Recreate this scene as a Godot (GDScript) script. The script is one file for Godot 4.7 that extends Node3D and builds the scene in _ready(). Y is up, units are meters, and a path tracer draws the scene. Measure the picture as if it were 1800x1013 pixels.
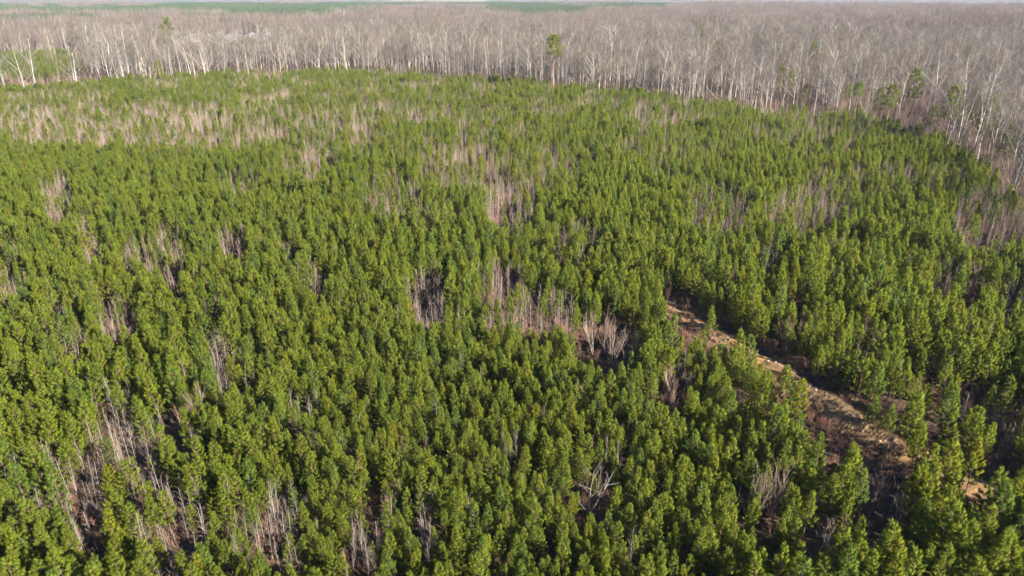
extends Node3D
# A young pine plantation seen from the air in winter: pines with bare saplings between them, a sandy
# bank beside a track, a leafless hardwood wood behind, far pine woods and hills in the haze.

# ---------------------------------------------------------------- camera, sky, sun, exposure
const EYE := 42.0                # metres above the ground
const FOCAL := 1239.0            # pixels of the 1800 x 1013 photograph
const PITCH := 22.5              # degrees down
var eye := Vector3(0, EYE, 0)

func make_light() -> void:
	var cam := Camera3D.new()
	cam.name = "camera"
	cam.fov = 2.0 * rad_to_deg(atan(506.5 / FOCAL))
	cam.near = 0.5
	cam.far = 30000.0
	cam.position = eye
	cam.rotation_degrees = Vector3(-PITCH, 0, 0)
	add_child(cam)
	cam.current = true
	var sky_mat := ProceduralSkyMaterial.new()
	sky_mat.sky_top_color = Color(0.30, 0.47, 0.76)
	sky_mat.sky_horizon_color = Color(0.72, 0.80, 0.90)
	sky_mat.sky_curve = 0.16
	sky_mat.ground_bottom_color = Color(0.25, 0.24, 0.20)
	sky_mat.ground_horizon_color = Color(0.62, 0.66, 0.70)
	var sky := Sky.new()
	sky.sky_material = sky_mat
	var env := Environment.new()
	env.background_mode = Environment.BG_SKY
	env.sky = sky
	env.background_energy_multiplier = 0.23
	env.tonemap_mode = Environment.TONE_MAPPER_LINEAR
	env.tonemap_exposure = 5.9
	env.fog_enabled = true
	env.fog_density = 0.000055
	env.fog_light_color = Color(0.84, 0.90, 1.0)
	env.sdfgi_enabled = true
	env.ssao_enabled = true
	env.ssil_enabled = true
	var we := WorldEnvironment.new()
	we.name = "world"
	we.environment = env
	add_child(we)
	var sun := DirectionalLight3D.new()
	sun.name = "sun"
	sun.light_energy = 1.6
	sun.light_color = Color(1.0, 0.955, 0.88)
	sun.light_angular_distance = 0.5
	sun.shadow_enabled = true
	# the light falls forward and to the left, from a low winter sun behind the right shoulder
	var away := Vector3(-0.80, 0, -0.60).normalized()
	var high := deg_to_rad(27.0)
	var travel := away * cos(high) + Vector3.DOWN * sin(high)
	add_child(sun)
	sun.look_at_from_position(Vector3.ZERO, travel, Vector3.UP)

# ---------------------------------------------------------------- helpers
var rng := RandomNumberGenerator.new()
var rough := FastNoiseLite.new()
var patchy := FastNoiseLite.new()
var used := {}

func numbered(called: String) -> String:
	var n: int = used.get(called, 0)
	used[called] = n + 1
	return called if n == 0 else "%s_%03d" % [called, n]

func rr(a: float, b: float) -> float:
	return rng.randf_range(a, b)

func px(p: Vector3) -> Vector3:       # point -> photograph pixel, z = depth
	var d := p - eye
	var s := sin(deg_to_rad(PITCH))
	var c := cos(deg_to_rad(PITCH))
	var depth := -d.z * c - d.y * s
	if depth < 0.5:
		return Vector3(-9999, -9999, 0)
	var up := d.y * c - d.z * s
	return Vector3(900.0 + FOCAL * d.x / depth, 506.5 - FOCAL * up / depth, depth)

func land(x: float, z: float) -> float:
	var r := sqrt(x * x + z * z)
	var a := atan2(x, -z)
	var h := 0.9 * rough.get_noise_2d(x * 1.1, z * 1.1) + 0.35 * rough.get_noise_2d(x * 5.0, z * 5.0) * (1.0 - smoothstep(200, 500, r))
	var west := 1.0 - smoothstep(0.12, 0.42, a)
	var dip := smoothstep(560, 860, r) * (1.0 - smoothstep(1250, 1500, r))
	h -= dip * lerpf(2.0, lerpf(4.5, 8.0, 1.0 - smoothstep(-0.4, -0.1, a)), west)
	h += west * 9.5 * smoothstep(1350, 2500, r) * (1.0 - smoothstep(2600, 3100, r)) * (1.0 + 0.25 * rough.get_noise_2d(a * 60.0, 9.0))
	h -= 14.0 * smoothstep(2600, 3200, r) * (1.0 - smoothstep(4200, 5200, r))
	h += smoothstep(4000, 7500, r) * (95.0 + 34.0 * rough.get_noise_2d(x * 0.03 + 40.0, z * 0.03) + 14.0 * rough.get_noise_2d(x * 0.11, z * 0.11))
	return h

func ground_at(u: float, v: float) -> Vector3:   # photograph pixel -> point on the ground
	var s := sin(deg_to_rad(PITCH))
	var c := cos(deg_to_rad(PITCH))
	var a := (u - 900.0) / FOCAL
	var b := (506.5 - v) / FOCAL
	var d := Vector3(a, b * c - s, -c - b * s)
	var p := eye
	var t := EYE / maxf(-d.y, 0.004)
	for i in 12:
		p = eye + d * t
		t += (p.y - land(p.x, p.z)) / maxf(-d.y, 0.004) * 0.8
	return Vector3(p.x, land(p.x, p.z), p.z)

class Shape:
	var v := PackedVector3Array()
	var n := PackedVector3Array()
	var c := PackedColorArray()
	func tri(p: Vector3, q: Vector3, r: Vector3, m: Vector3, col: Color) -> void:
		v.append(p)
		if (r - p).cross(q - p).dot(m) >= 0.0:      # the face looks the way its normal points
			v.append(q); v.append(r)
		else:
			v.append(r); v.append(q)
		n.append(m); n.append(m); n.append(m)
		c.append(col); c.append(col); c.append(col)
	func quad(p: Vector3, q: Vector3, r: Vector3, s: Vector3, col: Color) -> void:
		var m := (r - p).cross(q - p).normalized()
		if m.length() < 0.5:
			m = Vector3.UP
		tri(p, q, r, m, col)
		tri(p, r, s, m, col)
	func stick(a: Vector3, b: Vector3, ra: float, rb: float, col: Color, sides := 3) -> void:
		var d := (b - a).normalized()
		var e := d.cross(Vector3.UP if absf(d.y) < 0.95 else Vector3.RIGHT).normalized()
		var f := d.cross(e)
		for i in sides:
			var t0 := TAU * i / sides
			var t1 := TAU * (i + 1) / sides
			var o0 := e * cos(t0) + f * sin(t0)
			var o1 := e * cos(t1) + f * sin(t1)
			v.append(a + o0 * ra); v.append(b + o1 * rb); v.append(a + o1 * ra)
			v.append(a + o0 * ra); v.append(b + o0 * rb); v.append(b + o1 * rb)
			n.append(o0); n.append(o1); n.append(o1); n.append(o0); n.append(o0); n.append(o1)
			for k in 6:
				c.append(col)
	func into(m: ArrayMesh, mat: Material) -> ArrayMesh:
		var arr := []
		arr.resize(Mesh.ARRAY_MAX)
		arr[Mesh.ARRAY_VERTEX] = v
		arr[Mesh.ARRAY_NORMAL] = n
		arr[Mesh.ARRAY_COLOR] = c
		m.add_surface_from_arrays(Mesh.PRIMITIVE_TRIANGLES, arr)
		m.surface_set_material(m.get_surface_count() - 1, mat)
		return m
	func mesh(mat: Material) -> ArrayMesh:
		return into(ArrayMesh.new(), mat)

func tone(col: Color, spread: float) -> Color:
	var k := 1.0 + rr(-spread, spread)
	return Color(col.r * k * (1.0 + rr(-spread, spread) * 0.4), col.g * k, col.b * k * (1.0 + rr(-spread, spread) * 0.4))

func part(called: String, m: Mesh, parent: Node, mat: Material = null) -> MeshInstance3D:
	var o := MeshInstance3D.new()
	o.name = called
	o.mesh = m
	if mat:
		o.material_override = mat
	parent.add_child(o, true)
	return o

func thing(called: String, label: String, category: String, group: String, at: Vector3) -> Node3D:
	var o := Node3D.new()
	o.name = numbered(called)
	o.position = at
	o.set_meta("label", label)
	o.set_meta("category", category)
	if group:
		o.set_meta("group", group)
	add_child(o, true)
	return o

# ---------------------------------------------------------------- materials
var needle_mats: Array = []
var needle_tones := [Color(1, 1, 1), Color(1.10, 1.05, 0.9), Color(0.80, 0.94, 1.3), Color(0.80, 0.86, 0.95), Color(1.24, 1.1, 0.85), Color(1.06, 1.08, 1.1)]
var tone_words := ["mid green", "yellow-green", "bluish green", "dark green", "yellowing", "fresh green"]
var bark_mat: StandardMaterial3D
var wood_mats: Array = []
var wood_tones := [Color(0.62, 0.60, 0.58), Color(0.80, 0.74, 0.70), Color(1.0, 0.97, 0.93), Color(0.70, 0.70, 0.72), Color(1.08, 1.06, 1.03)]
var mass_mat: StandardMaterial3D
var earth_mat: StandardMaterial3D

func srgb(c: Color) -> Color:
	return c.linear_to_srgb()

func plain_mat(c: Color, rough_value := 0.9) -> StandardMaterial3D:
	var m := StandardMaterial3D.new()
	m.albedo_color = srgb(c)
	m.vertex_color_use_as_albedo = true
	m.roughness = rough_value
	m.metallic_specular = 0.25
	return m

func noise_tex(freq: float, seed_value: int, lo: Color, hi: Color) -> NoiseTexture2D:
	var f := FastNoiseLite.new()
	f.seed = seed_value
	f.frequency = freq
	f.fractal_octaves = 5
	var t := NoiseTexture2D.new()
	t.width = 512
	t.height = 512
	t.seamless = true
	t.noise = f
	var g := Gradient.new()
	g.set_color(0, lo)
	g.set_color(1, hi)
	t.color_ramp = g
	return t

func make_materials() -> void:
	for t in needle_tones:
		var m := StandardMaterial3D.new()
		m.albedo_color = srgb(Color(minf(t.r, 1.6) / 1.6, t.g / 1.6, t.b / 1.6))
		m.vertex_color_use_as_albedo = true
		m.roughness = 0.8
		m.metallic_specular = 0.12
		m.backlight_enabled = true
		m.backlight = Color(0.5, 0.5, 0.4)
		needle_mats.append(m)
	mass_mat = plain_mat(Color(1.0 / 1.6, 1.0 / 1.6, 1.0 / 1.6), 0.7)
	mass_mat.roughness = 0.8
	mass_mat.metallic_specular = 0.12
	mass_mat.backlight_enabled = true
	mass_mat.backlight = Color(0.5, 0.5, 0.4)
	bark_mat = plain_mat(Color(1, 1, 1), 0.9)
	for t in wood_tones:
		wood_mats.append(plain_mat(Color(t.r / 1.3, t.g / 1.3, t.b / 1.3), 0.9))
	earth_mat = plain_mat(Color(1, 1, 1), 0.97)
	earth_mat.albedo_texture = noise_tex(0.02, 5, Color(0.62, 0.60, 0.58), Color(1, 1, 1))
	earth_mat.uv1_triplanar = true
	earth_mat.uv1_world_triplanar = true
	earth_mat.uv1_scale = Vector3(0.21, 0.21, 0.21)

# ---------------------------------------------------------------- pines
# Vertex colours of needles are 1.6 times the leaf colour, which the materials divide out again.
const NEEDLE := Color(0.184, 0.242, 0.032)

func shoot(s: Shape, at: Vector3, d: Vector3, length: float, size: float, count: int, col: Color) -> void:
	var e := d.cross(Vector3.UP if absf(d.y) < 0.9 else Vector3.RIGHT).normalized()
	var f := d.cross(e)
	count = int(count * 1.25)
	for k in count:
		var t := (k + rng.randf()) / count
		var az := k * 2.4 + rr(-0.5, 0.5)
		var out := e * cos(az) + f * sin(az)
		var lean := lerpf(1.1, 0.6, t * t) * rr(0.6, 1.25)
		var dir := (out * lean + d * (1.05 - 0.5 * lean)).normalized()
		var p := at + d * length * t
		var long := size * rr(0.8, 1.5)
		var side := dir.cross(out.cross(d)).normalized() if k % 2 == 0 else dir.cross(out).normalized()
		if side.length() < 0.5:
			side = e
		var w := size * 0.052
		var c := Color(col.r * rr(0.8, 1.25), col.g * rr(0.85, 1.15), col.b)
		s.tri(p - side * w, p + side * w, p + dir * long, (out + d * 0.45 + Vector3(rr(-0.6, 0.6), rr(-0.3, 0.6), rr(-0.6, 0.6))).normalized(), c)

# kind: [height, crown base share, half width, whorl gap, branches, bare inside, name]
func pine_shapes(kind: Dictionary) -> Array:
	var wood := Shape.new()
	var leaf := Shape.new()
	var H: float = kind.h
	var bend := Vector3(rr(-0.25, 0.25), 0, rr(-0.25, 0.25)) * (H / 7.0)
	var stem := func(t: float) -> Vector3:
		return Vector3(0, -0.15 + (H + 0.15) * t, 0) + bend * t * t
	var bark := Color(0.10, 0.07, 0.052)
	var rad: float = 0.011 * H
	for i in 5:
		wood.stick(stem.call(i / 5.0), stem.call((i + 1) / 5.0), rad * (1.0 - i / 5.6), rad * (1.0 - (i + 1) / 5.6), bark, 5)
	var base: float = kind.base
	var y: float = H * base
	var turn := rr(0, TAU)
	# dead lower branches
	for i in 7:
		var yy := H * rr(0.12, base + 0.05)
		var az := rr(0, TAU)
		var from: Vector3 = stem.call(yy / H)
		wood.stick(from, from + Vector3(cos(az), rr(0.0, 0.4), sin(az)) * rr(0.4, 0.8) * kind.w, 0.012, 0.004, Color(0.12, 0.09, 0.075), 3)
	while y < H - 0.25:
		var t: float = (y - H * base) / (H * (1.0 - base))
		var reach: float = 1.12 * kind.w * pow(1.0 - t, kind.taper) * minf(1.0, 0.55 + 2.2 * t) + 0.12
		var count: int = kind.n + (1 if rng.randf() < 0.4 else 0) - (1 if t > 0.75 else 0)
		for b in count:
			turn += TAU / count + rr(-0.45, 0.45)
			var long := reach * rr(0.72, 1.18)
			var rise := lerpf(0.35, 1.15, t) + rr(-0.15, 0.2)
			var out := Vector3(cos(turn), 0, sin(turn))
			var from: Vector3 = stem.call((y + rr(-0.1, 0.1)) / H)
			var mid := from + (out + Vector3.UP * rise * 0.55).normalized() * long * 0.55
			var tip := mid + (out + Vector3.UP * rise * 1.4).normalized() * long * 0.5
			wood.stick(from, mid, 0.018, 0.011, bark, 3)
			wood.stick(mid, tip, 0.011, 0.006, bark, 3)
			var col := tone(NEEDLE, 0.22)
			var d := (out * 0.55 + Vector3.UP * (0.7 + rise * 0.5)).normalized()
			shoot(leaf, tip - d * 0.12, d, rr(0.34, 0.54) * kind.s, 0.245 * kind.s, kind.q, col)
			var more: int = int(clampf(long / 0.25, 1, 6))
			for k in more:
				if rng.randf() < kind.bare:
					continue
				var u := rr(0.38, 0.95)
				var at := from.lerp(mid, u / 0.55) if u < 0.55 else mid.lerp(tip, (u - 0.55) / 0.45)
				var sw := out.cross(Vector3.UP) * (1.0 if k % 2 == 0 else -1.0)
				var sd := (out * 0.5 + sw * rr(0.3, 0.9) + Vector3.UP * (0.45 + rise * 0.6)).normalized()
				var sl: float = rr(0.22, 0.38) * kind.s
				shoot(leaf, at + sd * 0.08, sd, sl, 0.22 * kind.s, int(kind.q * 0.8), tone(col, 0.1))
		y += kind.gap * rr(0.75, 1.25) * lerpf(1.1, 0.75, t)
	var top: Vector3 = stem.call(1.0)
	shoot(leaf, top - Vector3.UP * 0.35, Vector3(rr(-0.08, 0.08), 1, rr(-0.08, 0.08)).normalized(), rr(0.6, 0.95) * kind.s, 0.16, int(kind.q * 1.3), tone(NEEDLE, 0.15))
	if kind.get("fork", false):
		var d2 := Vector3(0.35, 1, 0.1).normalized()
		shoot(leaf, top - Vector3.UP * 0.5, d2, 0.7, 0.17, kind.q, tone(NEEDLE, 0.15))
	return [wood, leaf]

var pine_kinds: Array = []
var pine_wood: Array = []
var pine_leaf: Array = []
var pine_mass: Array = []

func make_pines() -> void:
	var forms := [
		{"h": 7.2, "base": 0.21, "w": 1.27, "taper": 0.82, "gap": 0.50, "n": 4, "s": 0.87, "q": 98, "bare": 0.10, "word": "full-crowned"},
		{"h": 7.9, "base": 0.27, "w": 1.08, "taper": 0.86, "gap": 0.50, "n": 4, "s": 0.87, "q": 98, "bare": 0.15, "word": "slender"},
		{"h": 6.5, "base": 0.16, "w": 1.39, "taper": 0.80, "gap": 0.48, "n": 5, "s": 0.87, "q": 96, "bare": 0.10, "word": "broad"},
		{"h": 7.4, "base": 0.30, "w": 1.19, "taper": 0.70, "gap": 0.52, "n": 4, "s": 0.91, "q": 98, "bare": 0.22, "word": "bare-stemmed round-topped"},
		{"h": 5.8, "base": 0.13, "w": 1.17, "taper": 0.95, "gap": 0.45, "n": 4, "s": 0.83, "q": 98, "bare": 0.08, "word": "short conical"},
		{"h": 8.5, "base": 0.24, "w": 1.23, "taper": 0.90, "gap": 0.52, "n": 4, "s": 0.87, "q": 100, "bare": 0.12, "word": "tall pointed"},
		{"h": 6.9, "base": 0.22, "w": 1.23, "taper": 0.75, "gap": 0.56, "n": 3, "s": 0.91, "q": 96, "bare": 0.30, "word": "thin open-crowned"},
		{"h": 7.5, "base": 0.19, "w": 1.33, "taper": 0.82, "gap": 0.50, "n": 4, "s": 0.87, "q": 98, "bare": 0.12, "fork": true, "word": "fork-tipped"},
		{"h": 4.4, "base": 0.06, "w": 1.01, "taper": 1.00, "gap": 0.42, "n": 4, "s": 0.78, "q": 98, "bare": 0.05, "word": "small low-branched"},
		{"h": 7.0, "base": 0.18, "w": 1.12, "taper": 0.88, "gap": 0.47, "n": 5, "s": 0.83, "q": 94, "bare": 0.06, "word": "dense columnar"},
	]
	for f in forms:
		var two := pine_shapes(f)
		pine_kinds.append(f)
		pine_wood.append(two[0].mesh(bark_mat))
		pine_leaf.append(two[1].mesh(needle_mats[0]))
		pine_mass.append(two[1].into(two[0].mesh(bark_mat), mass_mat))

# ---------------------------------------------------------------- leafless trees
func limb(s: Shape, at: Vector3, d: Vector3, length: float, r: float, level: int, p: Dictionary) -> void:
	var steps: int = p.steps[level]
	var pos := at
	var dir := d
	var col: Color = (p.bark as Color).lerp(p.twig, clampf(level / float(p.steps.size() - 1), 0, 1))
	col = tone(col, 0.15)
	var kids: int = p.kids[level]
	var spots := []
	for k in kids:
		spots.append(lerpf(p.from[level], 1.0, (k + rng.randf()) / kids))
	var prev := 0.0
	var r0 := r
	var tip_share: float = p.get("tip", 0.35)
	for i in steps:
		var nxt := float(i + 1) / steps
		var r1 := lerpf(r, r * tip_share, nxt)
		var q := pos + dir * length / steps
		var dst: Shape = p.stem if level == 0 and p.has("stem") else s
		dst.stick(pos, q, r0, r1, col, 5 if level == 0 else 3)
		for t in spots:
			if t > prev and t <= nxt:
				var at2 := pos.lerp(q, (t - prev) / (nxt - prev))
				var az := rr(0, TAU)
				var e := dir.cross(Vector3.UP if absf(dir.y) < 0.9 else Vector3.RIGHT).normalized()
				var f := dir.cross(e)
				var open: float = p.open[level] * rr(0.75, 1.25)
				var nd: Vector3 = (dir * cos(open) + (e * cos(az) + f * sin(az)) * sin(open) + Vector3.UP * p.up).normalized()
				var ll: float = length * p.ratio[level] * rr(0.65, 1.2) * (1.25 - 0.65 * t)
				if level + 1 < p.steps.size():
					limb(s, at2, nd, ll, minf(lerpf(r, r * tip_share, t) * 0.75, p.rad[level + 1] * rr(0.8, 1.2)), level + 1, p)
		pos = q
		r0 = r1
		prev = nxt
		dir = (dir + Vector3(rr(-1, 1), rr(-0.6, 1), rr(-1, 1)) * p.wander + Vector3.UP * p.up * 0.3).normalized()

func bare_shapes(p: Dictionary) -> Array:      # [trunk, crown]
	var trunk := Shape.new()
	var crown := Shape.new()
	p.stem = trunk
	var d: Vector3 = (Vector3.UP + Vector3(rr(-1, 1), 0, rr(-1, 1)) * p.get("lean", 0.05)).normalized()
	for i in int(p.get("stems", 1)):
		var dd := d
		if i > 0 or p.get("stems", 1) > 1:
			var az := rr(0, TAU)
			dd = (d + Vector3(cos(az), 0, sin(az)) * rr(0.1, 0.38)).normalized()
		limb(crown, Vector3(0, -0.15, 0), dd, p.h * rr(0.85, 1.0), p.rad[0], 0, p)
	return [trunk, crown]

var bare_kinds := {}     # name -> array of {trunk, crown, mass, h}

func add_bare(called: String, copies: int, p: Dictionary) -> void:
	var list := []
	for i in copies:
		var two := bare_shapes(p)
		list.append({"trunk": two[0].mesh(bark_mat), "crown": two[1].mesh(bark_mat), "mass": two[1].into(two[0].mesh(bark_mat), bark_mat), "h": p.h})
	bare_kinds[called] = list

func make_bare() -> void:
	var white := Color(0.39, 0.375, 0.355)
	var grey := Color(0.21, 0.18, 0.16)
	var twig := Color(0.112, 0.100, 0.091)
	add_bare("hardwood", 8, {"h": 23.0, "bark": white, "twig": twig, "steps": [8, 4, 3, 1], "kids": [12, 8, 7, 0], "from": [0.36, 0.22, 0.2, 0], "open": [0.92, 0.75, 0.8, 0.6], "ratio": [0.40, 0.48, 0.5, 0.5], "rad": [0.18, 0.075, 0.032, 0.016], "up": 0.08, "wander": 0.07, "lean": 0.07})
	add_bare("spreading", 5, {"h": 20.0, "bark": white, "twig": twig, "steps": [7, 5, 3, 1], "kids": [10, 9, 8, 0], "from": [0.22, 0.2, 0.2, 0], "open": [0.85, 0.7, 0.75, 0.6], "ratio": [0.55, 0.45, 0.45, 0.5], "rad": [0.26, 0.12, 0.042, 0.020], "up": 0.15, "wander": 0.09, "lean": 0.08})
	add_bare("slight", 4, {"h": 11.0, "bark": grey, "twig": Color(0.15, 0.115, 0.10), "steps": [6, 4, 2], "kids": [16, 8, 0], "from": [0.2, 0.2, 0], "open": [0.75, 0.6, 0.6], "ratio": [0.36, 0.45, 0.5], "rad": [0.085, 0.032, 0.016], "up": 0.2, "wander": 0.08, "lean": 0.12})
	add_bare("sapling", 5, {"h": 6.6, "bark": Color(0.215, 0.195, 0.172), "twig": Color(0.135, 0.112, 0.096), "steps": [6, 3, 2], "kids": [20, 5, 0], "from": [0.15, 0.25, 0], "open": [0.55, 0.5, 0.5], "ratio": [0.26, 0.45, 0.5], "rad": [0.026, 0.010, 0.0065], "up": 0.3, "wander": 0.04, "lean": 0.07})
	add_bare("grey_pole", 4, {"h": 7.0, "bark": Color(0.255, 0.232, 0.21), "twig": Color(0.165, 0.136, 0.118), "steps": [7, 3, 1], "kids": [26, 4, 0], "from": [0.2, 0.3, 0], "open": [0.95, 0.6, 0.5], "ratio": [0.17, 0.5, 0.5], "rad": [0.023, 0.010, 0.0065], "up": 0.22, "wander": 0.03, "lean": 0.06})
	add_bare("bushy", 4, {"h": 5.6, "stems": 4, "bark": Color(0.20, 0.17, 0.15), "twig": Color(0.13, 0.088, 0.07), "steps": [6, 4, 2, 1], "kids": [9, 5, 3, 0], "from": [0.15, 0.2, 0.2, 0], "open": [0.45, 0.4, 0.45, 0.5], "ratio": [0.45, 0.45, 0.45, 0.5], "rad": [0.050, 0.022, 0.012, 0.007], "up": 0.28, "wander": 0.05, "lean": 0.1})
	add_bare("dead", 2, {"h": 5.4, "stems": 2, "bark": Color(0.14, 0.134, 0.125), "twig": Color(0.125, 0.117, 0.108), "steps": [5, 4, 2], "kids": [9, 5, 0], "from": [0.15, 0.2, 0], "open": [0.9, 0.7, 0.6], "ratio": [0.40, 0.4, 0.5], "rad": [0.085, 0.030, 0.012], "up": 0.02, "wander": 0.14, "lean": 0.35, "tip": 0.25})
	add_bare("brush", 4, {"h": 1.5, "stems": 7, "bark": Color(0.15, 0.10, 0.078), "twig": Color(0.14, 0.088, 0.066), "steps": [3, 1], "kids": [4, 0], "from": [0.3, 0], "open": [0.6, 0.5], "ratio": [0.5, 0.5], "rad": [0.014, 0.008], "up": 0.1, "wander": 0.12, "lean": 0.2})

# ---------------------------------------------------------------- where things grow
# Openings that the photograph shows in the pines: centre and half axes in its pixels, how far the pines
# give way, what stands there, words for it.
var gaps := [
	[752, 525, 34, 38, 0.95, "grey_pole", "pale dead saplings"],
	[880, 520, 34, 38, 0.90, "grey_pole", "twin pale dead saplings"],
	[950, 552, 60, 22, 0.85, "grey_pole", "a row of pale poles"],
	[1064, 600, 56, 40, 1.00, "none", "the clearing with bushy bare trees"],
	[100, 350, 24, 34, 0.90, "sapling", "a clump of pinkish saplings"],
	[160, 425, 16, 30, 0.80, "grey_pole", "a lone pale sapling"],
	[300, 455, 26, 34, 0.85, "grey_pole", "pale saplings among brush"],
	[240, 462, 30, 18, 0.70, "sapling", "pale saplings among brush"],
	[12, 480, 24, 40, 0.80, "sapling", "reddish brush"],
	[205, 550, 42, 26, 0.85, "sapling", "a brushy opening with pink stems"],
	[118, 578, 26, 24, 0.90, "sapling", "a brushy opening with pink stems"],
	[408, 435, 20, 16, 0.90, "sapling", "a small brown opening"],
	[505, 440, 16, 18, 0.70, "sapling", "a small brown opening"],
	[395, 642, 26, 38, 0.82, "grey_pole", "two white dead stems"],
	[430, 650, 16, 24, 0.73, "grey_pole", "two white dead stems"],
	[380, 550, 24, 14, 0.60, "sapling", "a thin brown opening"],
	[556, 505, 20, 20, 0.60, "sapling", "a thin brown opening"],
	[196, 765, 26, 46, 0.82, "grey_pole", "grey dead saplings"],
	[170, 850, 26, 60, 0.82, "sapling", "the long brushy strip"],
	[150, 915, 34, 56, 0.82, "sapling", "the long brushy strip"],
	[268, 850, 34, 80, 0.82, "grey_pole", "the long brushy strip"],
	[325, 940, 34, 66, 0.87, "grey_pole", "the long brushy strip"],
	[300, 990, 40, 40, 0.73, "grey_pole", "the long brushy strip"],
	[492, 935, 36, 60, 0.87, "grey_pole", "tall slim bare saplings"],
	[440, 930, 18, 40, 0.64, "sapling", "tall slim bare saplings"],
	[312, 745, 34, 26, 0.78, "bushy", "a bush with dead brown leaves"],
	[40, 880, 22, 60, 0.68, "sapling", "pale saplings by tall pines"],
	[95, 815, 18, 24, 0.64, "grey_pole", "pale saplings by tall pines"],
	[240, 720, 22, 18, 0.55, "sapling", "a thin brown opening"],
	[530, 745, 20, 18, 0.55, "sapling", "a thin brown opening"],
	[640, 985, 34, 40, 0.85, "sapling", "an opening with dead twigs"],
	[660, 880, 20, 22, 0.80, "bushy", "an opening with dead twigs"],
	[745, 935, 20, 24, 0.70, "grey_pole", "an opening with dead twigs"],
	[1042, 878, 30, 34, 0.95, "none", "the white leaning dead tree"],
	[1180, 692, 28, 26, 0.95, "bushy", "a russet bush"],
	[1310, 725, 34, 22, 0.70, "brush", "low russet brush"],
	[1335, 885, 40, 34, 0.90, "none", "a whitish twiggy bush"],
	[1442, 935, 32, 36, 0.90, "none", "a forked bare bush"],
	[1548, 885, 44, 36, 0.90, "none", "several grey bare bushes"],
	[1400, 540, 18, 30, 0.70, "bushy", "a grey bare bush"],
	[1470, 475, 24, 14, 0.70, "sapling", "purple-brown twigs"],
	[1660, 490, 20, 24, 0.90, "bushy", "a grey bare bush"],
	[1712, 512, 20, 22, 0.85, "bushy", "a grey bare bush"],
	[1780, 525, 24, 30, 0.70, "grey_pole", "pale bare stems"],
	[1530, 605, 18, 20, 0.70, "grey_pole", "pale bare stems"],
	[1775, 720, 26, 44, 0.85, "bushy", "a fine-twigged bare tree"],
	[1690, 690, 60, 30, 0.75, "brush", "a brushy gap near the track"],
	[1640, 620, 60, 18, 0.60, "brush", "a brushy gap near the track"],
	[1490, 440, 26, 14, 0.60, "bushy", "purple-brown twigs"],
	[1350, 455, 18, 16, 0.60, "sapling", "purple-brown twigs"],
	[1290, 470, 12, 16, 0.60, "bushy", "purple-brown twigs"],
	[1030, 440, 22, 34, 0.60, "sapling", "reddish stems"],
	[985, 430, 14, 24, 0.70, "grey_pole", "a lone pale sapling"],
	# the upper slope
	[130, 218, 170, 26, 0.83, "sapling", "the pinkish sapling thicket"],
	[340, 232, 150, 24, 0.83, "sapling", "the pinkish sapling thicket"],
	[360, 215, 50, 24, 0.88, "grey_pole", "the pinkish sapling thicket"],
	[470, 205, 60, 18, 0.68, "sapling", "the pinkish sapling thicket"],
	[590, 232, 90, 26, 0.74, "sapling", "the pinkish sapling thicket"],
	[635, 215, 14, 40, 0.83, "grey_pole", "one tall pale pole"],
	[545, 292, 44, 24, 0.83, "grey_pole", "grey saplings"],
	[690, 350, 50, 26, 0.68, "sapling", "grey saplings"],
	[815, 295, 76, 30, 0.83, "sapling", "the pinkish sapling thicket"],
	[960, 300, 60, 26, 0.74, "sapling", "the pinkish sapling thicket"],
	[895, 362, 44, 30, 0.88, "grey_pole", "pale saplings"],
	[770, 375, 40, 18, 0.57, "sapling", "pale saplings"],
	[1260, 370, 60, 28, 0.83, "sapling", "purple-grey saplings"],
	[1420, 372, 80, 24, 0.77, "sapling", "purple-grey saplings"],
	[1560, 320, 150, 16, 0.63, "sapling", "purple-grey saplings"],
	[1745, 385, 70, 44, 0.88, "grey_pole", "purple-grey saplings"],
	[1460, 238, 90, 12, 0.68, "sapling", "purple-grey saplings"],
	[1200, 290, 60, 16, 0.57, "sapling", "purple-grey saplings"],
	[1310, 235, 50, 12, 0.53, "sapling", "purple-grey saplings"],
	[740, 190, 60, 14, 0.57, "sapling", "the pinkish sapling thicket"],
	[840, 185, 24, 18, 0.63, "sapling", "the pinkish sapling thicket"],
	[1100, 260, 80, 14, 0.42, "sapling", "purple-grey saplings"],
	[420, 320, 40, 18, 0.53, "sapling", "grey saplings"],
	[60, 190, 120, 10, 0.63, "sapling", "the pinkish sapling thicket"],
	# the bank and the track where they show between crowns
	[1448, 705, 30, 26, 1.0, "none", "the sandy bank"],
	[1492, 735, 36, 34, 1.0, "none", "the sandy bank"],
	[1540, 762, 32, 28, 1.0, "none", "the sandy bank"],
	[1592, 792, 24, 18, 0.9, "none", "the sandy bank"],
	[1475, 785, 18, 16, 0.9, "none", "the sandy bank"],
	[1212, 572, 18, 14, 1.0, "none", "the sandy bank"],
	[1405, 675, 16, 18, 0.9, "none", "the sandy bank"],
	[1732, 860, 30, 18, 0.95, "none", "the sandy bank"],
	[1262, 588, 30, 18, 0.85, "none", "the shaded track"],
	[1330, 618, 40, 18, 0.85, "none", "the shaded track"],
	[1400, 648, 26, 14, 0.85, "none", "the shaded track"],
	[1560, 715, 40, 16, 0.85, "none", "the shaded track"],
	[1640, 755, 40, 16, 0.85, "none", "the shaded track"],
	[1195, 530, 26, 24, 0.85, "none", "the shaded track"],
	[1760, 820, 40, 16, 0.85, "none", "the shaded track"],
]

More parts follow.
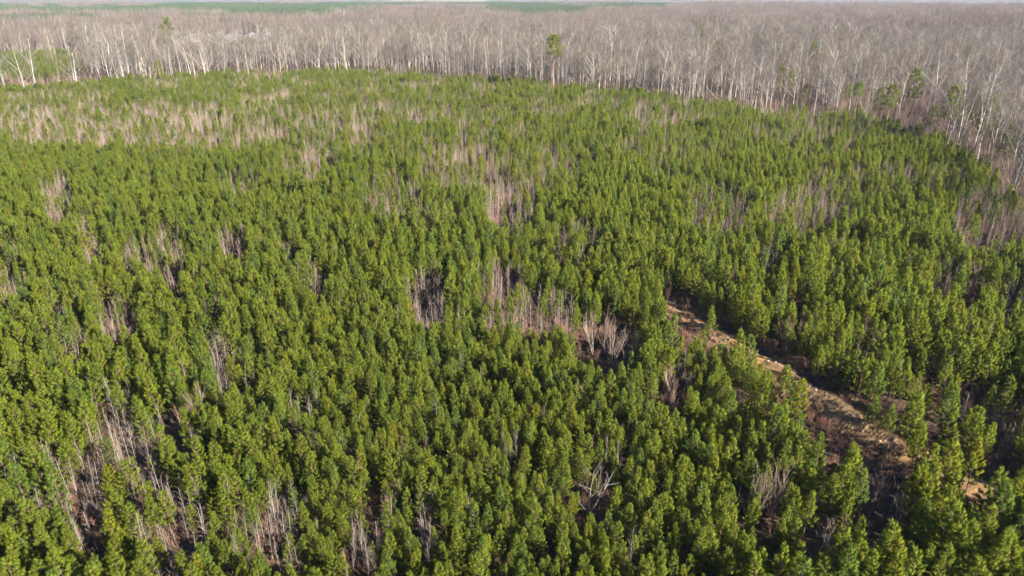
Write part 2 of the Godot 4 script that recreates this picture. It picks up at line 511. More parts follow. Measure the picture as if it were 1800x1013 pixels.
# far edge of the plantation, in photograph pixels of the ground
var edge_line := [[-900, 215], [-300, 190], [0, 174], [100, 164], [200, 157], [300, 148], [420, 140], [600, 137], [720, 142], [860, 153], [1000, 166], [1110, 176], [1215, 192], [1300, 204], [1400, 213], [1500, 222], [1600, 243], [1650, 266], [1700, 298], [1750, 345], [1800, 398], [1900, 490], [2100, 640], [2600, 900]]

func edge(u: float) -> float:
	for i in edge_line.size() - 1:
		if u <= edge_line[i + 1][0]:
			var a = edge_line[i]
			var b = edge_line[i + 1]
			return lerpf(a[1], b[1], clampf((u - a[0]) / float(b[0] - a[0]), 0, 1))
	return 900.0

var bank_px := [[1165, 548], [1195, 562], [1250, 590], [1300, 622], [1370, 662], [1425, 695], [1475, 728], [1530, 762], [1590, 796], [1640, 826], [1700, 856], [1760, 886], [1860, 940], [2000, 1010]]
var bank: PackedVector3Array = []
const BANK := 0.72       # the bank's profile, drawn for one 1.5 m high, is used at this scale

func bank_offset(p: Vector3) -> Vector2:     # signed distance across the bank (right is plus), distance along in points
	var best := 1e9
	var out := Vector2(1e9, 0)
	for i in bank.size() - 1:
		var a := Vector2(bank[i].x, bank[i].z)
		var b := Vector2(bank[i + 1].x, bank[i + 1].z)
		var q := Vector2(p.x, p.z)
		var t := clampf((q - a).dot(b - a) / (b - a).length_squared(), 0, 1)
		var c := a.lerp(b, t)
		var d := c.distance_to(q)
		if d < best:
			best = d
			var side := signf((b - a).cross(q - a))
			out = Vector2(d * -side / BANK, i + t)
	return out

var gap_bins := {}

func bin_gaps() -> void:
	for g in gaps:
		for i in range(floori((g[0] - g[2] - 70.0) / 100.0), floori((g[0] + g[2] + 70.0) / 100.0) + 1):
			for j in range(floori((g[1] - g[3] - 40.0) / 100.0), floori((g[1] + g[3] + 40.0) / 100.0) + 1):
				var key := Vector2i(i, j)
				if not gap_bins.has(key):
					gap_bins[key] = []
				gap_bins[key].append(g)

func in_gap(u: float, v: float, grow := 0.0) -> Array:
	var best := []
	for g in gap_bins.get(Vector2i(floori(u / 100.0), floori(v / 100.0)), []):
		var wide := grow * (0.5 if "the sandy" in g[6] or "the shaded" in g[6] else 0.6)
		var du: float = (u - g[0]) / (g[2] + wide)
		var dv: float = (v - g[1]) / (g[3] + wide * 0.5)
		if du * du + dv * dv < 1.0 and (best.is_empty() or g[4] > best[4]):
			best = g
	return best

func near_gap(u: float, v: float) -> String:
	var best := 1.0
	var words := ""
	for g in gaps:
		var du: float = maxf(0.0, absf(u - g[0]) - g[2])
		var dv: float = maxf(0.0, absf(v - g[1]) - g[3])
		var d := sqrt(du * du + dv * dv) / 42.0
		if d < best:
			best = d
			words = g[6]
	return words

# hardwoods keep clear of these views: rectangles in photograph pixels, share kept
var views := [[318, 40, 486, 64, 0.12], [322, 26, 376, 36, 0.0], [-400, 82, 125, 146, 0.02], [120, 88, 190, 130, 0.45], [-400, 60, 22, 66, 0.2]]

func view_share(u: float, v: float) -> float:
	var s := 1.0
	u += rr(-9, 9)
	v += rr(-3, 3)
	for w in views:
		if u > w[0] and u < w[2] and v > w[1] and v < w[3]:
			s = minf(s, w[4])
	return s

# ---------------------------------------------------------------- ground
func ground_color(p: Vector3, r: float) -> Color:
	var k := patchy.get_noise_2d(p.x * 1.5, p.z * 1.5)
	var k2 := patchy.get_noise_2d(p.x * 9.0 + 300.0, p.z * 9.0)
	var c := Color(0.055, 0.037, 0.026).lerp(Color(0.082, 0.060, 0.042), clampf(0.5 + k + 0.5 * k2, 0, 1))
	if r > 300.0:
		c = c.lerp(Color(0.080, 0.056, 0.038), smoothstep(300, 450, r))
	if r > 1200.0:
		# fields and woods too far away to tell their trees apart
		var f := patchy.get_noise_2d(p.x * 0.10, p.z * 0.10)
		var far := Color(0.08, 0.064, 0.06) if f < 0.12 else (Color(0.04, 0.06, 0.03) if f < 0.33 else Color(0.18, 0.15, 0.10))
		c = c.lerp(far, smoothstep(2500, 3300, r))
	var q := px(p)
	if r > 500.0 and r < 2200.0:
		if q.x > -400 and q.x < 30 and q.y > 58 and q.y < 68 or q.x > 300 and q.x < 390 and q.y > 31.0 and q.y < 37.0:
			c = Color(0.21, 0.18, 0.12)
	return c

func make_ground() -> void:
	var s := Shape.new()
	var rings := [0.0]
	var r := 8.0
	while r < 15000.0:
		rings.append(r)
		r += maxf(1.6, r * 0.017)
	var spokes := 300
	var pts := []
	var cols := []
	for i in rings.size():
		var row := PackedVector3Array()
		var crow := PackedColorArray()
		for k in spokes + 1:
			var f := float(k % spokes) / spokes
			# finer spokes ahead of the camera
			var a := lerpf(-0.9, 0.9, f / 0.82) if f < 0.82 else lerpf(0.9, TAU - 0.9, (f - 0.82) / 0.18)
			var p := Vector3(sin(a) * rings[i], 0, -cos(a) * rings[i])
			p.y = land(p.x, p.z)
			row.append(p)
			crow.append(ground_color(p, rings[i]))
		pts.append(row)
		cols.append(crow)
	for i in rings.size() - 1:
		for k in spokes:
			var a: Vector3 = pts[i][k]
			var b: Vector3 = pts[i][k + 1]
			var c: Vector3 = pts[i + 1][k + 1]
			var d: Vector3 = pts[i + 1][k]
			if i > 0:
				s.v.append(a); s.v.append(d); s.v.append(b)
				s.c.append(cols[i][k]); s.c.append(cols[i + 1][k]); s.c.append(cols[i][k + 1])
			s.v.append(b); s.v.append(d); s.v.append(c)
			s.c.append(cols[i][k + 1]); s.c.append(cols[i + 1][k]); s.c.append(cols[i + 1][k + 1])
	for p in s.v:
		var e := 0.5 + 0.002 * p.length()
		s.n.append(Vector3(land(p.x - e, p.z) - land(p.x + e, p.z), 2 * e, land(p.x, p.z - e) - land(p.x, p.z + e)).normalized())
	var o := part("ground", s.mesh(earth_mat), self)
	o.set_meta("kind", "structure")
	o.set_meta("label", "leaf-littered brown ground under the plantation and woods")

func bank_height(across: float, along: float) -> float:
	var prof := [[-6.0, -0.12], [-4.6, 0.12], [-3.2, 0.45], [-1.6, 1.15], [-0.5, 1.55], [0.5, 1.45], [1.6, 0.7], [2.6, 0.12], [3.4, 0.05], [5.0, 0.10], [6.2, 0.28], [7.4, -0.15]]
	var h := 0.0
	for i in prof.size() - 1:
		if across >= prof[i][0] and across <= prof[i + 1][0]:
			var t: float = (across - prof[i][0]) / (prof[i + 1][0] - prof[i][0])
			h = lerpf(prof[i][1], prof[i + 1][1], t * t * (3 - 2 * t))
	var edge_fade := smoothstep(6.0, 4.6, absf(across - 0.6) - 0.5)
	return h + (0.22 * patchy.get_noise_2d(across * 12.0, along * 12.0) + 0.12 * patchy.get_noise_2d(across * 40.0, along * 40.0)) * edge_fade

var bank_dense: PackedVector3Array = []

func bank_point(i: int, across: float) -> Vector3:
	var a := bank_dense[maxi(i - 2, 0)]
	var b := bank_dense[mini(i + 2, bank_dense.size() - 1)]
	var d := (b - a)
	d.y = 0
	d = d.normalized()
	var right := Vector3(-d.z, 0, d.x)
	if right.z > 0 and right.x < 0:
		right = -right
	var p := bank_dense[i] + right * (across + 1.3 * patchy.get_noise_1d(i * 3.0) + 0.5 * patchy.get_noise_1d(i * 11.0)) * BANK
	p.y = land(p.x, p.z) + BANK * bank_height(across, i * 0.35)
	return p

func make_bank() -> void:
	for q in bank_px:
		bank.append(ground_at(q[0], q[1]))
	for i in bank.size() - 1:
		var n := int(ceil(bank[i].distance_to(bank[i + 1]) / 0.35))
		for k in n:
			var t := float(k) / n
			var p0 := bank[maxi(i - 1, 0)]
			var p3 := bank[mini(i + 2, bank.size() - 1)]
			bank_dense.append(bank[i].cubic_interpolate(bank[i + 1], p0, p3, t))
	var s := Shape.new()
	var cols := 40
	var sand := Color(0.31, 0.205, 0.10)
	var ochre := Color(0.31, 0.18, 0.062)
	var straw := Color(0.19, 0.14, 0.092)
	var litter := Color(0.072, 0.042, 0.03)
	var grid := []
	var tint := []
	for i in bank_dense.size():
		var row := PackedVector3Array()
		var crow := PackedColorArray()
		for k in cols + 1:
			var across := -6.0 + 13.4 * k / cols
			var p := bank_point(i, across)
			row.append(p)
			var n1 := patchy.get_noise_2d(p.x * 7.0, p.z * 7.0)
			var n2 := patchy.get_noise_2d(p.x * 30.0, p.z * 30.0)
			var bare := smoothstep(-4.6, -2.2, across + n1 * 3.0) * (1.0 - smoothstep(1.4, 2.6, across + n1 * 2.0))
			var c := litter.lerp(straw, clampf(0.25 + n2 * 0.8, 0, 1) * 0.6)
			var soil := sand.lerp(ochre, clampf(0.4 + 1.6 * patchy.get_noise_2d(p.x * 4.0 + 99.0, p.z * 4.0), 0, 1)).lerp(straw, clampf(0.35 + n2 * 1.4, 0, 0.8))
			c = c.lerp(soil, bare)
			# a pale wheel rut along the track
			var rut := exp(-pow((across - 3.3 + n1) / 0.35, 2.0)) * clampf(0.4 + n2 * 2.0, 0, 1)
			c = c.lerp(straw, rut * 0.8)
			crow.append(c)
		grid.append(row)
		tint.append(crow)
	for i in grid.size() - 1:
		for k in cols:
			var a: Vector3 = grid[i][k]
			var b: Vector3 = grid[i][k + 1]
			var c: Vector3 = grid[i + 1][k + 1]
			var d: Vector3 = grid[i + 1][k]
			var m := (c - a).cross(b - d)
			if m.y < 0:
				m = -m
			m = m.normalized()
			s.tri(a, b, c, m, tint[i][k])
			s.tri(a, c, d, m, tint[i + 1][k])
	var o := part("earth_bank_and_track", s.mesh(earth_mat), self)
	o.name = "dirt_track"
	o.set_meta("kind", "structure")
	o.set_meta("label", "dirt track with an ochre sandy bank running along it")

# ---------------------------------------------------------------- planting
var pines: Array = []        # {p, k, t, s, turn, size, u, v, words}
var bares: Array = []        # {p, kind, i, s, turn, size, u, v}
var woods: Array = []
var brush: Array = []

# size of the pines (usual height in metres over the 7.1 m of the models): a younger, closer-set block in front, older ones along the track and up the slope
func pine_size(u: float, v: float) -> float:
	var du := (u - 880.0) / 560.0
	var dv := (v - 960.0) / 400.0
	var younger := clampf(1.25 - sqrt(du * du + dv * dv), 0.0, 1.0)
	return lerpf(5.1, 3.4, smoothstep(0.0, 0.75, younger)) / 7.1

var taken := {}

func free_spot(p: Vector3, d: float) -> bool:
	var i := floori(p.x / 1.2)
	var j := floori(p.z / 1.2)
	for a in range(i - 2, i + 3):
		for b in range(j - 2, j + 3):
			var o = taken.get(Vector2i(a, b))
			if o != null:
				for e in o:
					if (e.x - p.x) * (e.x - p.x) + (e.z - p.z) * (e.z - p.z) < d * d:
						return false
	var key := Vector2i(i, j)
	if not taken.has(key):
		taken[key] = []
	taken[key].append(p)
	return true

func plant() -> void:
	var step := 0.8
	var x := -430.0
	while x < 430.0:
		var z := -16.0
		while z > -630.0:
			var p := Vector3(x + rr(-0.38, 0.38), 0, z + rr(-0.38, 0.38))
			z -= step
			if absf(p.x) > 30.0 - p.z * 0.92 or p.z < -470.0 and p.x > p.z * 0.5:
				continue
			var r := sqrt(p.x * p.x + p.z * p.z)
			var q := px(p)
			if q.x < -260 or q.x > 2060 or q.y > 1450:
				continue
			var young := pine_size(q.x, q.y)
			if not free_spot(p, 1.56 * young * rr(0.8, 1.2)):
				continue
			p.y = land(p.x, p.z)
			q = px(p)
			var ragged := 5.0 * patchy.get_noise_2d(p.x * 7.0, p.z * 7.0)
			if q.y < edge(q.x) + ragged:
				# the second young pine stand beyond the pale trunks
				if not (q.x < 150.0 + ragged * 14.0 and q.y > 97.0 + absf(ragged) + rr(0, 3) and q.y < 144.0 + ragged - maxf(0.0, q.x - 90.0) * 0.35) or rng.randf() < 0.2:
					continue
			var k: int = [0, 1, 2, 3, 5, 6, 7, 9, 4, 0, 1, 2, 9, 7, 5][rng.randi() % 15]
			var raw := rr(0.72, 1.22)
			if rng.randf() < 0.06:
				k = 8
			var size := raw * young * (1.0 + 0.2 * patchy.get_noise_2d(p.x * 4.0, p.z * 4.0))
			var H: float = pine_kinds[k].h * size
			var off := bank_offset(p) if q.x > 1050.0 and q.y > 480.0 else Vector2(99, 0)
			if off.x > -0.9 and off.x < 4.2:
				continue
			var keep := 1.0
			var cause := []
			for f in [0.3, 0.5, 0.7, 0.95]:
				var c := px(p + Vector3.UP * H * f)
				var g := in_gap(c.x, c.y, (1.0 - f) * size * pine_kinds[k].w * FOCAL / q.z)
				if not g.is_empty():
					if 1.0 - g[4] < keep:
						keep = 1.0 - g[4]
						cause = g
			var low := px(p + Vector3.UP * 2.5)
			var mixed := patchy.get_noise_2d(p.x * 3.0, p.z * 3.0) * 0.9 + patchy.get_noise_2d(p.x * 14.0, p.z * 14.0) * 0.5
			var upper := smoothstep(330.0, 215.0, low.y)
			keep = minf(keep, clampf(lerpf(0.985, 0.38, upper) + mixed * lerpf(0.12, 0.9, upper), 0.12, 1.0))
			if r < 175.0:
				keep = minf(keep, 1.0)
			if rng.randf() < keep:
				var t: int = [0, 0, 0, 5, 5, 1, 2, 3][rng.randi() % 8]
				if rng.randf() < 0.035:
					t = 4
				var mid := px(p + Vector3.UP * H * 0.7)
				pines.append({"p": p, "k": k, "t": t, "s": size, "raw": raw, "turn": rr(0, TAU), "size": H * FOCAL / q.z, "u": mid.x, "v": mid.y, "off": off.x})
			else:
				fill_gap(p, cause, off.x, r)
		x += step
	# saplings also stand among the pines on the upper slope and here and there below
	x = -400.0
	while x < 400.0:
		var z := -40.0
		while z > -450.0:
			var p := Vector3(x + rr(-1.0, 1.0), 0, z + rr(-1.0, 1.0))
			z -= 2.2
			if absf(p.x) > 30.0 - p.z * 0.98:
				continue
			p.y = land(p.x, p.z)
			var q := px(p)
			if q.x < -300 or q.x > 2100 or q.y > 1100:
				continue
			var beyond := q.y < edge(q.x)
			if beyond:
				if q.y > edge(q.x) - (22.0 if q.x < 1450.0 else 75.0) and rng.randf() < 0.5:
					bare("sapling" if rng.randf() < 0.7 else "bushy", p, rr(0.5, 1.1) if q.x < 1450.0 else rr(0.7, 1.5))
				continue
			var low := px(p + Vector3.UP * 2.5)
			var upper := smoothstep(340.0, 200.0, low.y)
			var dense := patchy.get_noise_2d(p.x * 3.0 + 50.0, p.z * 3.0)
			if q.x > 1050.0 and absf(bank_offset(p).x) < 6.5:
				continue
			if rng.randf() < lerpf(0.05, 0.55, upper) + dense * lerpf(0.03, 0.3, upper):
				bare("sapling" if rng.randf() < 0.8 else "grey_pole", p, rr(0.75, 1.1))
		x += 2.2

func fill_gap(p: Vector3, g: Array, off: float, r: float) -> void:
	var kind := "sapling"
	if not g.is_empty():
		kind = g[5]
	for i in 2:
		if absf(off) < 6.5:
			break
		var b := p + Vector3(rr(-0.9, 0.9), 0, rr(-0.9, 0.9))
		b.y = land(b.x, b.z)
		if kind != "none" and kind != "brush":
			var use := kind if rng.randf() < 0.7 else ("sapling" if kind == "grey_pole" else "grey_pole")
			if kind == "bushy" and (i == 1 or rng.randf() < 0.4):
				continue
			if rng.randf() < 0.62:
				bare(use, b, rr(0.72, 1.12))
	for i in 2:
		var b := p + Vector3(rr(-1.0, 1.0), 0, rr(-1.0, 1.0))
		b.y = land(b.x, b.z)
		if r < 260.0:
			brush.append({"p": b, "i": rng.randi() % 4, "s": rr(0.5, 1.2), "turn": rr(0, TAU)})

func bare(kind: String, p: Vector3, size: float) -> void:
	var n: int = bare_kinds[kind].size()
	var i := rng.randi() % n
	var raw := size
	size *= 0.82 * (pine_size(px(p).x, px(p).y) + 0.84) / 1.68
	var h: float = bare_kinds[kind][i].h * size
	var q := px(p + Vector3.UP * h * 0.6)
	bares.append({"p": p, "kind": kind, "i": i, "s": size, "raw": raw, "turn": rr(0, TAU), "size": h * FOCAL / maxf(q.z, 1.0), "u": q.x, "v": q.y})

var old_views := []          # crowns of the older pines, so that the wood leaves them in sight

func plant_woods() -> void:
	for a in old_list:
		var g := ground_at(a[0], a[1])
		var low := px(g + Vector3.UP * a[2] * 0.55)
		var top := px(g + Vector3.UP * a[2])
		old_views.append([low.x, 0.11 * a[2] * FOCAL / low.z, top.y, low.y, low.z])
	# single hardwoods from the plantation's edge to 760 m
	var x := -640.0
	while x < 640.0:
		var z := -60.0
		while z > -770.0:
			var p := Vector3(x + rr(-2.3, 2.3), 0, z + rr(-2.3, 2.3))
			z -= 5.5
			var r := sqrt(p.x * p.x + p.z * p.z)
			if r > 770.0 or absf(p.x) > 20.0 - p.z * 0.95:
				continue
			p.y = land(p.x, p.z)
			var q := px(p)
			if q.x < -300 or q.x > 2100 or q.y > edge(q.x) - 1.0:
				continue
			var near_edge := edge(q.x) - q.y < 9.0
			var size := rr(0.66, 1.08) * (1.0 + 0.28 * patchy.get_noise_2d(p.x * 1.6, p.z * 1.6))
			var pick := rng.randf()
			var kind := "hardwood" if pick < 0.42 else ("spreading" if pick < 0.72 else "slight")
			if q.x > 1500.0:
				size *= 0.88
			var h: float = bare_kinds[kind][0].h * size
			var keep := 0.94
			for o in old_views:
				if q.z < o[4] + 6.0 and absf(q.x - o[0]) < o[1] + h * 0.16 * FOCAL / q.z and px(p + Vector3.UP * h).y < o[3] and q.y > o[2]:
					keep = 0.08 if q.x < 1630.0 else 0.35
			if not (near_edge and q.x < 190.0):
				for f in [0.3, 0.6, 0.8, 0.97]:
					var c := px(p + Vector3.UP * h * f)
					keep = minf(keep, view_share(c.x, c.y))
			else:
				keep = 0.32
			if rng.randf() > keep:
				continue
			var n: int = bare_kinds[kind].size()
			woods.append({"p": p, "kind": kind, "i": rng.randi() % n, "s": size, "turn": rr(0, TAU), "size": h * FOCAL / q.z, "u": q.x, "v": q.y, "front": near_edge, "t": [0, 0, 1, 1, 2, 3, 3, 4][rng.randi() % 8]})
		x += 5.5

# ---------------------------------------------------------------- putting them into the scene
func mass(called: String, label: String, category: String) -> Node3D:
	var o := Node3D.new()
	o.name = called
	o.set_meta("kind", "stuff")
	o.set_meta("label", label)
	o.set_meta("category", category)
	add_child(o, true)
	return o

func copies(called: String, parent: Node3D, m: Mesh, list: Array, tinted: Callable) -> void:
	if list.is_empty():
		return
	var mm := MultiMesh.new()
	mm.transform_format = MultiMesh.TRANSFORM_3D
	mm.use_colors = true
	mm.mesh = m
	mm.instance_count = list.size()
	for i in list.size():
		var d: Dictionary = list[i]
		var b := Basis(Vector3.UP, d.turn).scaled(Vector3.ONE * d.s)
		if d.has("tilt"):
			b = Basis(Vector3(cos(d.turn * 3.0), 0, sin(d.turn * 3.0)), d.tilt) * b
		mm.set_instance_transform(i, Transform3D(b, d.p))
		mm.set_instance_color(i, tinted.call(d))
	var o := MultiMeshInstance3D.new()
	o.name = called
	o.multimesh = mm
	parent.add_child(o, true)

func in_frame(d: Dictionary, m := 0.0) -> bool:
	return d.u > m and d.u < 1800.0 - m and d.v > m and d.v < 1013.0 - m

func biggest(list: Array, n: int) -> Array:      # [largest in the frame, the rest]
	var seen := []
	var rest := []
	for d in list:
		if in_frame(d, 4.0):
			seen.append(d)
		else:
			rest.append(d)
	seen.sort_custom(func(a, b): return a.size > b.size)
	rest.append_array(seen.slice(n))
	return [seen.slice(0, n), rest]

func build_pines() -> void:
	for d in pines:
		d.tilt = rr(0.0, 0.11)
	var two := biggest(pines, 300)
	for d in two[0]:
		var words: String = near_gap(d.u, d.v)
		var place := ""
		if absf(d.off - 1.0) < 6.5:
			place = "on the shoulder of the sandy bank"
		elif words:
			place = "beside " + words
		else:
			var best := 1e9
			for e in two[0]:
				var away: float = e.p.distance_to(d.p)
				if away > 0.01 and away < best:
					best = away
					place = "next to a %s %s one" % [tone_words[e.t], pine_kinds[e.k].word]
		var big := "" if d.raw > 0.93 and d.raw < 1.05 else ("smallish " if d.raw <= 0.93 else "sturdy ")
		var o := thing("young_pine", "%s%s young pine, %s, %s" % [big, pine_kinds[d.k].word, tone_words[d.t], place], "pine tree", "young pines of the plantation", d.p)
		o.basis = Basis(Vector3(cos(d.turn * 3.0), 0, sin(d.turn * 3.0)), d.tilt) * Basis(Vector3.UP, d.turn).scaled(Vector3.ONE * d.s)
		part("trunk", pine_wood[d.k], o)
		part("crown", pine_leaf[d.k], o, needle_mats[d.t])
	var m := mass("pine_plantation", "dense young pine plantation covering the slope up to the woods", "pine plantation")
	for k in pine_kinds.size():
		copies("pines", m, pine_mass[k], two[1].filter(func(d): return d.k == k), func(d): return needle_tones[d.t])

func build_bares() -> void:
	var two := biggest(bares, 300)
	var words := {"sapling": ["slim bare sapling with reddish twigs", "bare sapling"], "grey_pole": ["pale leafless pole with short twigs", "bare sapling"], "bushy": ["many-stemmed leafless brown bush", "bare bush"]}
	for d in two[0]:
		var w: Array = words[d.kind]
		var place := near_gap(d.u, d.v)
		var big := "tall " if d.raw > 1.0 else ("short " if d.raw < 0.85 else "")
		var o := thing("bare_bush" if d.kind == "bushy" else "bare_sapling", big + w[0] + (", by " + place if place else " between close pines"), w[1], "leafless saplings in the openings of the plantation", d.p)
		o.basis = Basis(Vector3.UP, d.turn).scaled(Vector3.ONE * d.s)
		var src: Dictionary = bare_kinds[d.kind][d.i]
		part("trunk", src.trunk, o)
		part("crown", src.crown, o)
	var m := mass("sapling_thicket", "pinkish thicket of thin leafless saplings between the young pines", "thicket")
	for kind in ["sapling", "grey_pole", "bushy"]:
		for i in bare_kinds[kind].size():
			copies("saplings", m, bare_kinds[kind][i].mass, two[1].filter(func(d): return d.kind == kind and d.i == i), func(d): return tone(Color(1.1, 1.0, 0.98), 0.2))
	var b := mass("undergrowth", "low russet brush and dead stems on the plantation floor", "undergrowth")
	for i in 4:
		copies("stems", b, bare_kinds["brush"][i].mass, brush.filter(func(d): return d.i == i), func(d): return tone(Color(1.15, 1.0, 0.95), 0.35))

var landmarks := []
var wood_plots := []
var far_wood: Node3D

func build_woods() -> void:
	var names := ["barn-side pine", "stubby pine", "lone tall pine", "half-hidden dark pine", "distant pine top", "yellowish pine", "", "broad dark pine", "rounded pine", "wide shadowed pine", "corner pine", "flat-topped pine", "field-side pine", "thin-crowned pine", "", "umbrella pine", "slope-foot pine", "low bushy evergreen", "low dark evergreen", "deep-wood pine", "faint pine", "bluish pine", "olive evergreen", "dark low evergreen", "crest evergreen", "squat evergreen", "slim evergreen", "slope evergreen", "", ""]
	for i in old_list.size():
		if names[i]:
			landmarks.append([ground_at(old_list[i][0], old_list[i][1]), "the " + names[i]])
	for a in [[60, 120, "the second young pine stand"], [640, 135, "the plantation's crest"], [860, 150, "the plantation's far edge"], [1700, 290, "the plantation's bent corner"]]:
		landmarks.append([ground_at(a[0], a[1]), a[2]])
	var two := biggest(woods, 300)
	for d in two[0]:
		var w: String = {"hardwood": "straight pale-trunked tree", "spreading": "wide-limbed forking tree", "slight": "slender grey-brown tree"}[d.kind]
		var big: String = ["stunted ", "smallish ", "middling ", "large ", "towering "][clampi(int((d.s - 0.55) / 0.11), 0, 4)]
		var place := ", front" if d.front else ", inside"
		var best := 60.0
		var mark := ""
		for a in landmarks:
			var dist: float = a[0].distance_to(d.p)
			if dist < best:
				best = dist
				mark = a[1]
		if mark:
			place += (" close to " if best < 18.0 else (" near " if best < 36.0 else " off ")) + mark
		best = 1e9
		var by := ""
		for e in two[0]:
			var away: float = e.p.distance_to(d.p)
			if away > 0.01 and away < best:
				best = away
				by = ", by %s %s one" % [["stunted", "smallish", "middling", "large", "towering"][clampi(int((e.s - 0.55) / 0.11), 0, 4)], {"hardwood": "straight", "spreading": "forking", "slight": "slender"}[e.kind]]
		place += by
		var o := thing("hardwood_tree", big + w + place, "tree", "leafless hardwoods along the wood's edge", d.p)
		o.basis = Basis(Vector3.UP, d.turn).scaled(Vector3.ONE * d.s)
		var src: Dictionary = bare_kinds[d.kind][d.i]
		part("trunk", src.trunk, o, wood_mats[d.t])
		part("crown", src.crown, o, wood_mats[d.t])
	var m := mass("hardwood_forest", "leafless grey and pinkish hardwood wood behind the pines", "wood")
	for kind in ["hardwood", "spreading", "slight"]:
		for i in bare_kinds[kind].size():
			copies("trees", m, bare_kinds[kind][i].mass, two[1].filter(func(d): return d.kind == kind and d.i == i), func(d): return tone(Color(wood_tones[d.t].r / 1.3, wood_tones[d.t].g / 1.3, wood_tones[d.t].b / 1.3), 0.12))
	# farther on, plots of wood are placed as a whole
	var plots := wood_plots
	for v in 3:
		var s := Shape.new()
		for k in 13:
			var at := Vector3(rr(-12, 12), 0, rr(-12, 12))
			var h := rr(15, 22)
			var p := {"h": h, "bark": Color(0.21, 0.195, 0.18), "twig": Color(0.105, 0.09, 0.081), "steps": [4, 3, 1], "kids": [11, 12, 0], "from": [0.3, 0.2, 0], "open": [0.65, 0.65, 0.6], "ratio": [0.36, 0.42, 0.5], "rad": [0.24, 0.10, 0.055], "up": 0.2, "wander": 0.06}
			limb(s, at, (Vector3.UP + Vector3(rr(-0.06, 0.06), 0, rr(-0.06, 0.06))).normalized(), h, 0.24, 0, p)
		plots.append(s.mesh(bark_mat))
	var far: Array = [[], [], []]
	var x := -1650.0
	while x < 1650.0:
		var z := -500.0
		while z > -2700.0:
			var p := Vector3(x + rr(-5, 5), 0, z + rr(-5, 5))
			z -= 22.0
			var r := sqrt(p.x * p.x + p.z * p.z)
			var a := atan2(p.x, -p.z)
			if absf(a) > 0.74 or r < 762.0:
				continue
			var limit := lerpf(1400.0, 2600.0, smoothstep(0.14, 0.3, a + 0.06 * patchy.get_noise_2d(r * 0.2, 3.0)))
			if a < -0.42:
				limit = 1320.0
			if r > limit:
				continue
			p.y = land(p.x, p.z)
			var q := px(p)
			var keep := 0.96
			for f in [3.0, 10.0, 19.0]:
				var c := px(p + Vector3.UP * f)
				if c.x > 316 and c.x < 382 and c.y > 28 and c.y < 35:
					keep = 0.0
			if q.x > 300 and q.x < 500 and r < 960.0:
				keep = 0.0
			if q.x > -400 and q.x < 30 and q.y > 57 and q.y < 68:
				keep = 0.0
			var clumps := patchy.get_noise_2d(p.x * 0.35, p.z * 0.35)
			if a < -0.2 and clumps < -0.12:
				keep *= 0.25
			if rng.randf() < keep:
				far[rng.randi() % 3].append({"p": p, "turn": rr(0, TAU), "s": rr(0.8, 1.12) * (1.0 + 0.5 * clumps)})
		x += 22.0
	far_wood = mass("distant_hardwood_forest", "hazy leafless woods stretching away behind the barns", "wood")
	for v in 3:
		copies("trees", far_wood, plots[v], far[v], func(d): return tone([Color(0.98, 0.92, 0.90), Color(0.72, 0.70, 0.70), Color(0.82, 0.74, 0.70)][int(absf(d.p.x)) % 3], 0.12))

func build_far_pines() -> void:
	var plots := []
	for v in 3:
		var s := Shape.new()
		for k in 16:
			var at := Vector3(-9.0 + (k % 4) * 6.0 + rr(-1.5, 1.5), 0, -9.0 + (k / 4) * 6.0 + rr(-1.5, 1.5))
			var h := rr(11.5, 15.0)
			s.stick(at, at + Vector3.UP * h, 0.16, 0.05, Color(0.15, 0.12, 0.1), 3)
			var col := tone(Color(0.072, 0.118, 0.052), 0.35)
			for j in 110:
				var t := pow(rng.randf(), 0.8)
				var az := rr(0, TAU)
				var reach := 2.5 * pow(1.0 - t, 0.6) * sqrt(rng.randf()) + 0.15
				var out := Vector3(cos(az), 0, sin(az))
				var p := at + Vector3.UP * (h * (0.42 + 0.58 * t)) + out * reach
				var e := Vector3(rr(-1, 1), rr(-0.4, 1), rr(-1, 1)).normalized() * 0.75
				var f := out.cross(Vector3.UP) * 0.34
				s.tri(p - f, p + f, p + e + Vector3.UP * 0.3, (out + Vector3.UP * 0.8).normalized(), Color(col.r * rr(0.8, 1.2), col.g * rr(0.85, 1.15), col.b))
		plots.append(s.mesh(mass_mat))
	var far: Array = [[], [], []]
	var other: Array = [[], [], []]
	var x := -2100.0
	while x < 1200.0:
		var z := -900.0
		while z > -2900.0:
			var p := Vector3(x + rr(-3, 3), 0, z + rr(-3, 3))
			z -= 25.0
			var r := sqrt(p.x * p.x + p.z * p.z)
			var a := atan2(p.x, -p.z)
			if a < -0.76 or a > 0.26 + 0.05 * patchy.get_noise_2d(r * 0.3, 7.0) or r < 1470.0 + 260.0 * patchy.get_noise_2d(a * 700.0, 1.0) or r > 2850.0:
				continue
			p.y = land(p.x, p.z)
			if patchy.get_noise_2d(p.x * 0.25, p.z * 0.25) > 0.33:
				other[rng.randi() % 3].append({"p": p, "turn": rr(0, TAU), "s": rr(0.7, 1.0)})
				continue
			far[rng.randi() % 3].append({"p": p, "turn": (rng.randi() % 4) * PI / 2, "s": rr(0.92, 1.1)})
		x += 25.0
	for v in 3:
		copies("trees", far_wood, wood_plots[v], other[v], func(d): return tone(Color(0.85, 0.8, 0.78), 0.15))
	var m := mass("distant_pine_forest", "long blue-green band of pine woods in the haze", "wood")
	for v in 3:
		copies("pines", m, plots[v], far[v], func(d): return tone(Color(1, 1, 1), 0.12))

